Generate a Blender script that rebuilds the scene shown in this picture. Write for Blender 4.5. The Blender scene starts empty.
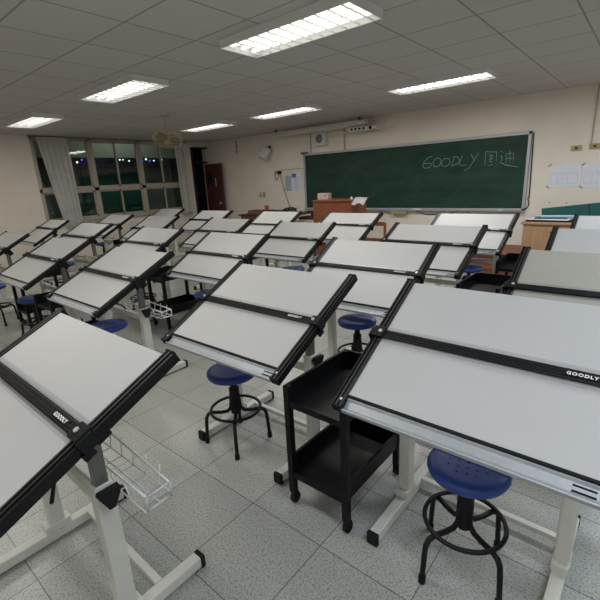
import bpy, bmesh, math, random
from mathutils import Vector, Matrix
random.seed(4)
C = bpy.context.scene.collection
PI = math.pi
R = math.radians

# ------------------------------------------------------------------ materials
def mat(name, col, rough=.5, metal=0.0, noise=0.0, nscale=8.0, bump=0.0, bscale=60.0, spec=0.5, col2=None, alpha=None, emit=None):
    m = bpy.data.materials.new(name); m.use_nodes = True
    nt = m.node_tree; b = nt.nodes['Principled BSDF']
    b.inputs['Base Color'].default_value = (*col, 1)
    b.inputs['Roughness'].default_value = rough
    b.inputs['Metallic'].default_value = metal
    b.inputs['Specular IOR Level'].default_value = spec
    if emit:
        b.inputs['Emission Color'].default_value = (*emit[0], 1)
        b.inputs['Emission Strength'].default_value = emit[1]
    tc = None
    if noise or bump or col2:
        tc = nt.nodes.new('ShaderNodeTexCoord')
    if noise or col2:
        n = nt.nodes.new('ShaderNodeTexNoise'); n.inputs['Scale'].default_value = nscale
        n.inputs['Detail'].default_value = 6
        nt.links.new(tc.outputs['Object'], n.inputs['Vector'])
        mix = nt.nodes.new('ShaderNodeMix'); mix.data_type = 'RGBA'
        c2 = col2 if col2 else tuple(max(0, c * (1 - noise)) for c in col)
        mix.inputs[6].default_value = (*col, 1); mix.inputs[7].default_value = (*c2, 1)
        rmp = nt.nodes.new('ShaderNodeMapRange')
        rmp.inputs[1].default_value = .35; rmp.inputs[2].default_value = .65
        nt.links.new(n.outputs['Fac'], rmp.inputs[0])
        nt.links.new(rmp.outputs[0], mix.inputs[0])
        nt.links.new(mix.outputs[2], b.inputs['Base Color'])
    if bump:
        n2 = nt.nodes.new('ShaderNodeTexNoise'); n2.inputs['Scale'].default_value = bscale
        nt.links.new(tc.outputs['Object'], n2.inputs['Vector'])
        bp = nt.nodes.new('ShaderNodeBump'); bp.inputs['Strength'].default_value = bump
        bp.inputs['Distance'].default_value = .01
        nt.links.new(n2.outputs['Fac'], bp.inputs['Height'])
        nt.links.new(bp.outputs['Normal'], b.inputs['Normal'])
    return m

def wood(name, a, b_, scale=3.0, rough=.5):
    m = bpy.data.materials.new(name); m.use_nodes = True
    nt = m.node_tree; b = nt.nodes['Principled BSDF']; b.inputs['Roughness'].default_value = rough
    tc = nt.nodes.new('ShaderNodeTexCoord'); mp = nt.nodes.new('ShaderNodeMapping')
    mp.inputs['Scale'].default_value = (scale * 8, scale * 8, scale * .6)
    n = nt.nodes.new('ShaderNodeTexNoise'); n.inputs['Scale'].default_value = 1.5; n.inputs['Detail'].default_value = 8
    cr = nt.nodes.new('ShaderNodeValToRGB')
    cr.color_ramp.elements[0].position = .3; cr.color_ramp.elements[0].color = (*a, 1)
    cr.color_ramp.elements[1].position = .7; cr.color_ramp.elements[1].color = (*b_, 1)
    nt.links.new(tc.outputs['Object'], mp.inputs[0]); nt.links.new(mp.outputs[0], n.inputs['Vector'])
    nt.links.new(n.outputs['Fac'], cr.inputs[0]); nt.links.new(cr.outputs[0], b.inputs['Base Color'])
    return m

def floor_mat():
    m = bpy.data.materials.new('terrazzo_tile'); m.use_nodes = True
    nt = m.node_tree; b = nt.nodes['Principled BSDF']; b.inputs['Roughness'].default_value = .27
    L = nt.links.new; N = nt.nodes.new
    tc = N('ShaderNodeTexCoord'); sx = N('ShaderNodeSeparateXYZ'); L(tc.outputs['Object'], sx.inputs[0])
    def line(out, off):
        a = N('ShaderNodeMath'); a.operation = 'ADD'; a.inputs[1].default_value = off; L(out, a.inputs[0])
        d = N('ShaderNodeMath'); d.operation = 'DIVIDE'; d.inputs[1].default_value = .4; L(a.outputs[0], d.inputs[0])
        f = N('ShaderNodeMath'); f.operation = 'FRACT'; L(d.outputs[0], f.inputs[0])
        s = N('ShaderNodeMath'); s.operation = 'SUBTRACT'; s.inputs[1].default_value = .5; L(f.outputs[0], s.inputs[0])
        ab = N('ShaderNodeMath'); ab.operation = 'ABSOLUTE'; L(s.outputs[0], ab.inputs[0])
        g = N('ShaderNodeMath'); g.operation = 'GREATER_THAN'; g.inputs[1].default_value = .495; L(ab.outputs[0], g.inputs[0])
        return g, d
    g1, d1 = line(sx.outputs[0], 2.464 + 8.0); g2, d2 = line(sx.outputs[1], -1.468 + 8.0)
    mx = N('ShaderNodeMath'); mx.operation = 'MAXIMUM'; L(g1.outputs[0], mx.inputs[0]); L(g2.outputs[0], mx.inputs[1])
    # per tile tone
    fl = [N('ShaderNodeMath') for _ in range(2)]
    for f, d in zip(fl, (d1, d2)):
        f.operation = 'FLOOR'; L(d.outputs[0], f.inputs[0])
    cb = N('ShaderNodeCombineXYZ'); L(fl[0].outputs[0], cb.inputs[0]); L(fl[1].outputs[0], cb.inputs[1])
    wn = N('ShaderNodeTexWhiteNoise'); wn.noise_dimensions = '2D'; L(cb.outputs[0], wn.inputs['Vector'])
    v = N('ShaderNodeTexVoronoi'); v.inputs['Scale'].default_value = 95; L(tc.outputs['Object'], v.inputs['Vector'])
    n = N('ShaderNodeTexNoise'); n.inputs['Scale'].default_value = 130; n.inputs['Detail'].default_value = 3; L(tc.outputs['Object'], n.inputs['Vector'])
    cr = N('ShaderNodeValToRGB'); e = cr.color_ramp.elements
    e[0].position = .30; e[0].color = (.19, .192, .175, 1); e[1].position = .52; e[1].color = (.41, .415, .385, 1)
    L(n.outputs['Fac'], cr.inputs[0])
    vr = N('ShaderNodeValToRGB'); e = vr.color_ramp.elements
    e[0].position = 0; e[0].color = (.85, .85, .85, 1); e[1].position = .22; e[1].color = (1, 1, 1, 1); L(v.outputs['Distance'], vr.inputs[0])
    mm = N('ShaderNodeMix'); mm.data_type = 'RGBA'; mm.blend_type = 'MULTIPLY'; mm.inputs[0].default_value = 1
    L(cr.outputs[0], mm.inputs[6]); L(vr.outputs[0], mm.inputs[7])
    tn = N('ShaderNodeMapRange'); tn.inputs[3].default_value = .9; tn.inputs[4].default_value = 1.06; L(wn.outputs['Value'], tn.inputs[0])
    m3 = N('ShaderNodeMix'); m3.data_type = 'RGBA'; m3.blend_type = 'MULTIPLY'; m3.inputs[0].default_value = 1
    L(mm.outputs[2], m3.inputs[6]); L(tn.outputs[0], m3.inputs[7])
    fi = N('ShaderNodeMix'); fi.data_type = 'RGBA'; L(mx.outputs[0], fi.inputs[0]); L(m3.outputs[2], fi.inputs[6]); fi.inputs[7].default_value = (.13, .13, .12, 1)
    L(fi.outputs[2], b.inputs['Base Color'])
    return m

def ceil_mat():
    m = bpy.data.materials.new('ceiling_panel'); m.use_nodes = True
    nt = m.node_tree; b = nt.nodes['Principled BSDF']; b.inputs['Roughness'].default_value = .9
    L = nt.links.new; N = nt.nodes.new
    tc = N('ShaderNodeTexCoord'); mp = N('ShaderNodeMapping'); L(tc.outputs['Object'], mp.inputs[0])
    br = N('ShaderNodeTexBrick'); L(mp.outputs[0], br.inputs['Vector'])
    br.offset = 0; br.inputs['Scale'].default_value = 1; br.inputs['Brick Width'].default_value = .6; br.inputs['Row Height'].default_value = .6
    br.inputs['Mortar Size'].default_value = .008
    br.inputs['Color1'].default_value = (.58, .56, .52, 1); br.inputs['Color2'].default_value = (.55, .53, .49, 1)
    br.inputs['Mortar'].default_value = (.3, .29, .27, 1)
    L(br.outputs['Color'], b.inputs['Base Color'])
    return m

def board_green():
    m = bpy.data.materials.new('chalkboard_green'); m.use_nodes = True
    nt = m.node_tree; b = nt.nodes['Principled BSDF']; b.inputs['Roughness'].default_value = .6; b.inputs['Specular IOR Level'].default_value = .3
    L = nt.links.new; N = nt.nodes.new
    tc = N('ShaderNodeTexCoord'); mp = N('ShaderNodeMapping'); mp.inputs['Scale'].default_value = (1.2, 1, 3.5); L(tc.outputs['Object'], mp.inputs[0])
    n = N('ShaderNodeTexNoise'); n.inputs['Scale'].default_value = 1.3; n.inputs['Detail'].default_value = 8; n.inputs['Roughness'].default_value = .65
    L(mp.outputs[0], n.inputs['Vector'])
    cr = N('ShaderNodeValToRGB'); e = cr.color_ramp.elements
    e[0].position = .35; e[0].color = (.007, .034, .020, 1); e[1].position = .75; e[1].color = (.024, .068, .046, 1)
    L(n.outputs['Fac'], cr.inputs[0]); L(cr.outputs[0], b.inputs['Base Color'])
    return m

def glass_mat():
    m = bpy.data.materials.new('window_glass'); m.use_nodes = True
    nt = m.node_tree; nt.nodes.clear(); L = nt.links.new; N = nt.nodes.new
    o = N('ShaderNodeOutputMaterial'); t = N('ShaderNodeBsdfTransparent'); t.inputs[0].default_value = (.82, .87, .85, 1)
    g = N('ShaderNodeBsdfGlossy'); g.inputs['Roughness'].default_value = .02
    f = N('ShaderNodeFresnel'); f.inputs[0].default_value = 1.5
    mx = N('ShaderNodeMixShader'); L(f.outputs[0], mx.inputs[0]); L(t.outputs[0], mx.inputs[1]); L(g.outputs[0], mx.inputs[2]); L(mx.outputs[0], o.inputs[0])
    return m

def acrylic_mat():
    m = bpy.data.materials.new('clear_acrylic'); m.use_nodes = True
    nt = m.node_tree; nt.nodes.clear(); L = nt.links.new; N = nt.nodes.new
    o = N('ShaderNodeOutputMaterial'); t = N('ShaderNodeBsdfTransparent'); t.inputs[0].default_value = (.95, .95, .96, 1)
    g = N('ShaderNodeBsdfGlossy'); g.inputs['Roughness'].default_value = .3
    mx = N('ShaderNodeMixShader'); mx.inputs[0].default_value = .035; L(t.outputs[0], mx.inputs[1]); L(g.outputs[0], mx.inputs[2]); L(mx.outputs[0], o.inputs[0])
    return m

M = dict(
    wall=mat('wall_paint', (.82, .745, .655), .85, noise=.06, nscale=2.5, bump=.05, bscale=120),
    floor=floor_mat(), ceil=ceil_mat(), green=board_green(), glass=glass_mat(), acrylic=acrylic_mat(),
    beige=mat('beige_drafting_surface', (.36, .348, .305), .5, noise=.03, nscale=5, spec=.3),  # darker and beiger than the other drafting surfaces
    board=mat('drafting_surface', (.50, .497, .493), .5, noise=.02, nscale=5, spec=.3),
    black=mat('black_anodised', (.007, .007, .008), .5, spec=.25, noise=.3, nscale=20),
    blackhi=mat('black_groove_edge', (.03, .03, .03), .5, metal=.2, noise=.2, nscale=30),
    alu=mat('brushed_aluminium', (.44, .46, .48), .48, metal=.3, noise=.08, nscale=30),
    cream=mat('cream_powder_coat', (.62, .61, .55), .45, noise=.04, nscale=12),
    grey=mat('grey_steel', (.18, .18, .18), .4, metal=.5, noise=.1),
    chrome=mat('chrome_wire', (.62, .62, .6), .4, metal=.4, noise=.05),
    logo=mat('white_lettering', (.85, .85, .85), .5, noise=.02),
    rubber=mat('black_rubber', (.008, .008, .008), .7, spec=.25, noise=.2),
    cart=mat('black_cart_enamel', (.005, .005, .006), .42, spec=.22, noise=.25, nscale=10),
    blue=mat('blue_plastic', (.018, .057, .28), .42, noise=.12, nscale=14, bump=.08, bscale=200),
    bluehole=mat('dark_blue_hole', (.006, .012, .06), .7, noise=.1),
    frame=mat('window_aluminium', (.46, .41, .34), .5, metal=.2, noise=.08, nscale=10),
    curtain=mat('curtain_cloth', (.88, .86, .80), .9, noise=.08, nscale=6),
    lectern=wood('lectern_wood', (.19, .055, .024), (.25, .08, .035)),
    cabinet=wood('cabinet_wood', (.34, .19, .095), (.42, .25, .14)),
    brown=wood('brown_wood', (.17, .05, .025), (.24, .08, .04)),
    darktop=mat('dark_table_top', (.03, .022, .018), .4, noise=.3),
    maroon=mat('maroon_door_paint', (.085, .024, .018), .5, noise=.15, nscale=5),
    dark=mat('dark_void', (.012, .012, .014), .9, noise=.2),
    white=mat('white_plastic', (.68, .66, .61), .5, noise=.03),
    greyplast=mat('grey_mesh', (.22, .22, .21), .7, noise=.2, nscale=60),
    yellow=mat('yellow_plastic', (.42, .33, .14), .5, noise=.08),
    ivory=mat('ivory_conduit', (.45, .40, .30), .6, noise=.05),
    paper=mat('paper_sheet', (.76, .77, .84), .8, noise=.04, nscale=6),
    paperblue=mat('pale_blue_print', (.42, .50, .62), .8, noise=.2, nscale=50),
    bluep=mat('blue_print_block', (.07, .18, .42), .7, noise=.2),
    ink=mat('grey_pencil_ink', (.50, .51, .55), .8, noise=.1),
    chalk=mat('chalk_line', (.22, .42, .33), .95, noise=.35, nscale=80),
    chalkfaint=mat('faint_chalk', (.05, .12, .09), .95, noise=.3, nscale=80),
    teal=mat('teal_board', (.006, .10, .09), .6, noise=.12, nscale=5),
    pink=mat('pink_packet', (.50, .09, .09), .6, noise=.1),
    tissue=mat('tissue_box_print', (.55, .42, .38), .6, noise=.2, nscale=25),
    woodbox=mat('orange_wood_tray', (.17, .085, .035), .6, noise=.2),
    panetint=mat('green_pane_tint', (.02, .115, .09), .6, noise=.3, nscale=1.5),
    paneband=mat('pale_band_beam', (.34, .30, .24), .9, noise=.15, nscale=1.5),
    night=mat('night_ground', (.02, .02, .022), .9, noise=.2),
    facade=mat('night_facade', (.05, .05, .06), .9, noise=.3, nscale=.5),
    lampw=mat('white_town_light', (.8, .9, 1), .5, emit=((.75, .88, 1), 5), noise=.02),
    lampb=mat('blue_town_light', (.1, .1, 1), .5, emit=((.06, .08, 1), 4), noise=.02),
    tube=mat('fluorescent_tube', (.9, .9, .9), .5, emit=((1, .97, .9), 5), noise=.01),
    reflector=mat('luminaire_reflector', (.75, .75, .73), .35, noise=.02),
    fancage=mat('fan_cage_wire', (.50, .44, .30), .5, noise=.05),
    fanblade=mat('fan_blade_plastic', (.40, .31, .15), .45, noise=.08),
)

# ------------------------------------------------------------------ mesh builders
class MB:
    def __init__(s): s.bm = bmesh.new(); s.mats = []
    def mi(s, m):
        if m is None: return 0
        if m not in s.mats: s.mats.append(m)
        return s.mats.index(m)
    def _fin(s, verts, m, X):
        if X is not None: bmesh.ops.transform(s.bm, matrix=X, verts=verts)
        i = s.mi(m)
        for f in {f for v in verts for f in v.link_faces}: f.material_index = i
    def box(s, c, d, m=None, X=None, bev=0.0, rz=0.0, rx=0.0, ry=0.0):
        r = bmesh.ops.create_cube(s.bm, size=1); vs = r['verts']
        bmesh.ops.scale(s.bm, vec=d, verts=vs)
        if bev:
            es = list({e for v in vs for e in v.link_edges})
            rr = bmesh.ops.bevel(s.bm, geom=es, offset=bev, segments=2, affect='EDGES', profile=.5)
            vs = list({v for f in rr['faces'] for v in f.verts} | {v for v in vs if v.is_valid})
        T = Matrix.Translation(c) @ Matrix.Rotation(rz, 4, 'Z') @ Matrix.Rotation(ry, 4, 'Y') @ Matrix.Rotation(rx, 4, 'X')
        if X is not None: T = X @ T
        s._fin(vs, m, T); return s
    def cyl(s, a, b, r, m=None, seg=16, r2=None):
        a = Vector(a); b = Vector(b); d = b - a
        rr = bmesh.ops.create_cone(s.bm, cap_ends=True, cap_tris=False, segments=seg, radius1=r, radius2=r if r2 is None else r2, depth=d.length)
        T = Matrix.Translation((a + b) / 2) @ d.to_track_quat('Z', 'Y').to_matrix().to_4x4()
        s._fin(rr['verts'], m, T); return s
    def tube(s, pts, r, m=None, seg=8, closed=False):
        pts = [Vector(p) for p in pts]; n = len(pts); rings = []
        up = None
        for i, p in enumerate(pts):
            if closed: d = pts[(i + 1) % n] - pts[i - 1]
            else: d = pts[min(i + 1, n - 1)] - pts[max(i - 1, 0)]
            d.normalize()
            if up is None:
                up = Vector((0, 0, 1)) if abs(d.z) < .9 else Vector((1, 0, 0))
            side = d.cross(up)
            if side.length < 1e-4: side = d.orthogonal()
            side.normalize(); u2 = side.cross(d).normalized(); up = u2
            rings.append([s.bm.verts.new(p + (side * math.cos(2 * PI * k / seg) + u2 * math.sin(2 * PI * k / seg)) * r) for k in range(seg)])
        i = s.mi(m)
        for a in range(n if closed else n - 1):
            A, B = rings[a], rings[(a + 1) % n]
            for k in range(seg):
                f = s.bm.faces.new((A[k], A[(k + 1) % seg], B[(k + 1) % seg], B[k])); f.material_index = i; f.smooth = True
        if not closed:
            f = s.bm.faces.new(rings[0][::-1]); f.material_index = i
            f = s.bm.faces.new(rings[-1]); f.material_index = i
        return s
    def lathe(s, prof, m=None, seg=24, c=(0, 0, 0)):
        rings = []
        for r, z in prof:
            if r < 1e-6: rings.append([s.bm.verts.new((c[0], c[1], c[2] + z))])
            else: rings.append([s.bm.verts.new((c[0] + r * math.cos(2 * PI * k / seg), c[1] + r * math.sin(2 * PI * k / seg), c[2] + z)) for k in range(seg)])
        i = s.mi(m)
        for A, B in zip(rings, rings[1:]):
            for k in range(seg):
                a0, a1 = A[k % len(A)], A[(k + 1) % len(A)]; b0, b1 = B[k % len(B)], B[(k + 1) % len(B)]
                vs = []
                for v in (a0, a1, b1, b0):
                    if v not in vs: vs.append(v)
                if len(vs) >= 3:
                    f = s.bm.faces.new(vs); f.material_index = i; f.smooth = True
        return s
    def prism(s, prof, x0, x1, m=None):
        """closed profile [(y,z)...] extruded along x"""
        A = [s.bm.verts.new((x0, y, z)) for y, z in prof]; B = [s.bm.verts.new((x1, y, z)) for y, z in prof]
        i = s.mi(m); n = len(prof)
        for k in range(n):
            s.bm.faces.new((A[k], A[(k + 1) % n], B[(k + 1) % n], B[k])).material_index = i
        s.bm.faces.new(A[::-1]).material_index = i; s.bm.faces.new(B).material_index = i
        return s
    def poly(s, pts, m=None):
        f = s.bm.faces.new([s.bm.verts.new(p) for p in pts]); f.material_index = s.mi(m); return s
    def build(s, name, m=None, parent=None, kind=None, loc=None, rot=None, smooth=False):
        bmesh.ops.recalc_face_normals(s.bm, faces=s.bm.faces[:])
        me = bpy.data.meshes.new(name); s.bm.to_mesh(me); s.bm.free()
        if not s.mats: me.materials.append(m)
        else:
            for q in s.mats: me.materials.append(q)
        if smooth:
            for p in me.polygons: p.use_smooth = True
        o = bpy.data.objects.new(name, me); C.objects.link(o)
        if parent: o.parent = parent
        if loc: o.location = loc
        if rot: o.rotation_euler = rot
        if kind: o['kind'] = kind
        return o

def tag(o, label, cat, group=None):
    o['label'] = label; o['category'] = cat
    if group: o['group'] = group
    return o
def thing(name, label, cat, loc=(0, 0, 0), rz=0, group=None):
    o = bpy.data.objects.new(name, None); C.objects.link(o); o.location = loc; o.rotation_euler = (0, 0, rz)
    o.empty_display_size = .1
    return tag(o, label, cat, group)
def kids(o): return [c for c in bpy.data.objects if c.parent == o]
def copy_tree(o, parent=None, skip=()):
    c = o.copy(); C.objects.link(c); c.parent = parent
    for ch in kids(o):
        if ch.name.split('.')[0] in skip: continue
        copy_tree(ch, c)
    return c

# ------------------------------------------------------------------ room shell
XL, XR, YF, YB, ZC = -9.74, 2.9, 7.76, -2.6, 2.58
MB().box(((XL + XR) / 2, (YF + YB) / 2, -.05), (XR - XL + .6, YF - YB + .6, .1)).build('floor', M['floor'], kind='structure')
MB().box(((XL + XR) / 2, (YF + YB) / 2, ZC + .05), (XR - XL + .6, YF - YB + .6, .1)).build('ceiling', M['ceil'], kind='structure')
MB().box(((XL + XR) / 2, YF + .1, ZC / 2), (XR - XL + .6, .2, ZC)).build('wall_front', M['wall'], kind='structure')
MB().box(((XL + XR) / 2, YB - .1, ZC / 2), (XR - XL + .6, .2, ZC)).build('wall_back', M['wall'], kind='structure')
MB().box((XR + .1, (YF + YB) / 2, ZC / 2), (.2, YF - YB, ZC)).build('wall_right', M['wall'], kind='structure')
WY = [3.38, 4.56, 5.73, 6.92]     # window bay limits
SILL, TRANS, TOP = .85, 1.5, 2.56
w = MB()
T = .16
def wl(y0, y1, z0, z1): w.box((XL - T / 2, (y0 + y1) / 2, (z0 + z1) / 2), (T, y1 - y0, z1 - z0))
wl(YB, WY[0], 0, ZC); wl(WY[0], WY[3], 0, SILL); wl(WY[0], WY[3], TOP, ZC)
wl(WY[3], 7.25, 0, ZC); wl(7.25, 7.74, 2.44, ZC); wl(7.74, YF, 0, ZC)
w.build('wall_left', M['wall'], kind='structure')
MB().box(((XL + XR) / 2 , YF - .008, .05), (XR - XL - .02, .014, .1)).build('baseboard_front', M['brown'], kind='structure')
# shallow recess, painted near-black for the unlit corridor beyond the open doorway
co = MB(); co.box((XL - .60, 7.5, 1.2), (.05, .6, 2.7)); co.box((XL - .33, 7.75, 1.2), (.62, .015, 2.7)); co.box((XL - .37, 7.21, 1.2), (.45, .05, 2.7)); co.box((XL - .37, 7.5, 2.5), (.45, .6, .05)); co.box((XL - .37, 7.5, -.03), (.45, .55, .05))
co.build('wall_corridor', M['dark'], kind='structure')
# door frame and transom over the doorway
d = MB(); d.box((XL + .0, 7.245, 1.22), (.17, .03, 2.44)); d.box((XL, 7.5, 2.43), (.17, .5, .03)); d.box((XL, 7.5, 2.06), (.06, .5, .05))
d.build('trim_1', M['dark'], kind='structure')

# windows: three bays, each with frame, four sashes and panes
for b in range(3):
    y0, y1 = WY[b], WY[b + 1]
    root = bpy.data.objects.new('window_%d' % (b + 1), None); C.objects.link(root); root['kind'] = 'structure'
    root.location = (XL - .06, (y0 + y1) / 2, SILL)
    W_ = y1 - y0; H = TOP - SILL; tz = TRANS - SILL
    f = MB(); p = .05
    for s in (-1, 1): f.box((0.02, s * (W_ / 2 - p / 2), H / 2), (.10, p, H))
    f.box((0.02, 0, .02), (.12, W_, .04)); f.box((0.02, 0, H - .02), (.10, W_, .04)); f.box((0.02, 0, tz), (.10, W_, .07))
    f.build('window_frame', M['frame'], root)
    for zi, (za, zb) in enumerate(((.04, tz - .035), (tz + .035, H - .04))):
        for s in (-1, 1):
            ya, yb = (-W_ / 2 + p, .02) if s < 0 else (-.02, W_ / 2 - p)
            ox = .0 if s < 0 else .03
            sh = MB(); q = .035
            sh.box((ox, ya + q / 2, (za + zb) / 2), (.03, q, zb - za)); sh.box((ox, yb - q / 2, (za + zb) / 2), (.03, q, zb - za))
            sh.box((ox, (ya + yb) / 2, za + q / 2), (.03, yb - ya, q)); sh.box((ox, (ya + yb) / 2, zb - q / 2), (.03, yb - ya, q))
            so = sh.build('window_sash', M['frame'], root)
            MB().box((ox, (ya + yb) / 2, (za + zb) / 2), (.006, yb - ya - q, zb - za - q)).build('window_pane', M['glass'], so)
            if zi == 0 and s > 0:
                MB().box((ox + .025, ya + q / 2, (za + zb) / 2 + .02), (.02, .022, .09), bev=.004).build('window_latch', M['ivory'], so)
MB().box((XL - .01, (WY[0] + WY[3]) / 2, SILL - .02), (.2, WY[3] - WY[0], .03), bev=.004).build('windowsill', M['frame'], kind='structure')

# ------------------------------------------------------------------ outside, night
MB().box((-26, 9, -.3), (32, 60, .1)).build('ground_outside', M['night'], kind='structure')
h = MB(); h.box((-12.3, 5.5, .95), (.05, 12, 2.15))  # green panel added outside, gives the panes their green tint
for k in range(13): h.box((-12.26, -.3 + k * .95, .95), (.03, .03, 2.15))
h.box((-12.26, 5.5, 2.0), (.04, 12, .05)); h.box((-12.26, 5.5, 1.0), (.04, 12, .05))
tag(h.build('added_green_panel', M['panetint']), 'long green fence panel added outside to tint the dark window panes', 'backdrop')
bd = thing('distant_building', 'dark building outside at night beyond the classroom windows', 'building', (-32, 16, -.3))
MB().box((0, 0, 2.8), (2.4, 26, 5.6)).build('wall', M['facade'], bd)
MB().box((0, 0, 5.7), (2.8, 26.4, .2)).build('roof', M['night'], bd)
for k in range(10):
    MB().box((1.22, -11 + k * 2.4, 2.2), (.05, 1.2, 1.2)).build('window', M['night'], bd)
MB().box((-11.7, 7, 2.62), (.15, 16, .62)).build('added_beam_outside', M['paneband'], kind='structure')  # beam added outside, makes a paler band at the top of the panes
# lights of the town seen through the glass
LP = [(14.6, 3.79, 1.15, .22, 'w'), (12.57, 3.25, .16, .16, 'w'), (13.17, 3.34, .18, .18, 'w'), (13.52, 3.5, .2, .14, 'b'), (13.64, 3.76, .22, .22, 'b'), (12.0, 3.2, .16, .16, 'b'),
      (15.92, 3.68, .24, .24, 'b'), (16.21, 3.51, .16, .16, 'w'), (16.46, 3.51, .12, .12, 'w'), (16.92, 3.44, .14, .14, 'w'), (17.97, 3.445, .25, .25, 'b'), (18.32, 3.55, .2, .2, 'w'),
      (18.64, 3.45, .15, .15, 'b'), (18.99, 3.45, .13, .13, 'w'), (19.68, 3.52, .13, .13, 'w'), (20.01, 3.75, .27, .27, 'b'), (15.1, 3.95, .5, .12, 'b'), (14.2, 3.98, .5, .12, 'b'), (11.2, 3.3, .14, .14, 'w'), (10.1, 3.5, .2, .2, 'b')]
for (y, z, a, b_, c) in LP:
    o = MB().box((0, 0, 0), (.12, a * .62, b_ * .62), bev=min(a, b_) * .25).build('town_light', M['lampw' if c == 'w' else 'lampb'], loc=(-30.3, y, z))
    if a > 1: tag(o, 'long bright white light strip outside in the night beyond the windows', 'light', 'night lights outside')
    elif a > .4: tag(o, 'thin blue light strip above the long white strip outside at night', 'light', 'night lights outside')
    elif c == 'w': tag(o, 'tiny white point of light outside at night beyond the windows', 'light', 'night lights outside')
    else: tag(o, 'tiny blue point of light outside at night beyond the windows', 'light', 'night lights outside')

# ------------------------------------------------------------------ curtains
def curtain(name, label, ytop, ybot, zt, zb, folds, x, amp=.035):
    b = MB(); n = folds * 10; m_ = 14; g = []
    for j in range(m_ + 1):
        t = j / m_; row = []
        e = t ** 1.1
        for i in range(n + 1):
            s = i / n
            y = (ytop[0] * (1 - e) + ybot[0] * e) * (1 - s) + (ytop[1] * (1 - e) + ybot[1] * e) * s
            xx = x + amp * math.sin(s * folds * 2 * PI + .8 * math.sin(t * 2)) * (1 + .3 * math.sin(s * 9)) + .01 * math.sin(t * 7 + s * 5)
            row.append(b.bm.verts.new((xx, y, zt + (zb - zt) * t)))
        g.append(row)
    for j in range(m_):
        for i in range(n):
            f = b.bm.faces.new((g[j][i], g[j][i + 1], g[j + 1][i + 1], g[j + 1][i])); f.smooth = True
    r = bmesh.ops.solidify(b.bm, geom=b.bm.faces[:], thickness=.004)
    o = b.build(name, M['curtain']); return tag(o, label, 'curtain')
curtain('curtain', 'pale cream curtain swept across the window beside the plain wall', (3.47, 4.06), (3.70, 4.08), 2.55, .72, 5, XL + .12, .010)
curtain('curtain', 'narrow cream curtain gathered between the window and the dark doorway', (6.66, 6.98), (6.70, 7.02), 2.45, .72, 2, XL + .12, .012)
b = MB(); b.tube([(XL + .05, 3.35, 2.565), (XL + .05, 7.1, 2.565)], .012)
tag(b.build('curtain_rail', M['grey']), 'thin metal rail along the top of the classroom windows', 'curtain rail')

# ------------------------------------------------------------------ door leaf, open
dr = thing('door_1', 'maroon door standing open against the wall beside the dark doorway', 'door', (-9.70, 7.64, 0), R(-2)); dr['kind'] = 'structure'
MB().box((.36, 0, 1.0), (.72, .04, 2.0), bev=.004).build('door_panel', M['maroon'], dr)
MB().box((.21, -.021, 1.62), (.22, .012, .32)).build('door_glass', M['dark'], dr)
MB().box((.45, -.026, 1.52), (.035, .012, .22), bev=.003).build('push_plate', M['alu'], dr)
hd = MB(); hd.cyl((.62, -.02, .97), (.62, -.07, .97), .012); hd.cyl((.62, -.07, .97), (.62, -.10, .97), .028)
hd.build('door_handle', M['alu'], dr)

# ------------------------------------------------------------------ chalkboard
bbX0, bbX1, bbZ0, bbZ1 = -6.245, -1.605, .806, 2.03
cb = thing('chalkboard', 'long green chalkboard in an aluminium frame with chalk writing', 'chalkboard', ((bbX0 + bbX1) / 2, YF, bbZ0))
cw = bbX1 - bbX0; ch = bbZ1 - bbZ0
surf = MB().box((0, -.018, ch / 2), (cw - .05, .02, ch - .05)).build('writing_surface', M['green'], cb)
f = MB(); fw = .045
f.box((0, -.025, ch - fw / 2), (cw, .045, fw), bev=.004); f.box((0, -.025, fw * .35), (cw, .045, fw * .7), bev=.004)
for s in (-1, 1): f.box((s * (cw / 2 - fw / 2), -.025, ch / 2), (fw, .045, ch), bev=.004)
f.build('frame', M['alu'], cb)
MB().box((0, -.06, -.008), (cw, .08, .012), bev=.003).build('chalk_tray', M['alu'], cb)
MB().box((-cw / 2 + .04, -.05, ch + .015), (.2, .03, .045), bev=.004).build('corner_clip', M['grey'], cb)
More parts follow.
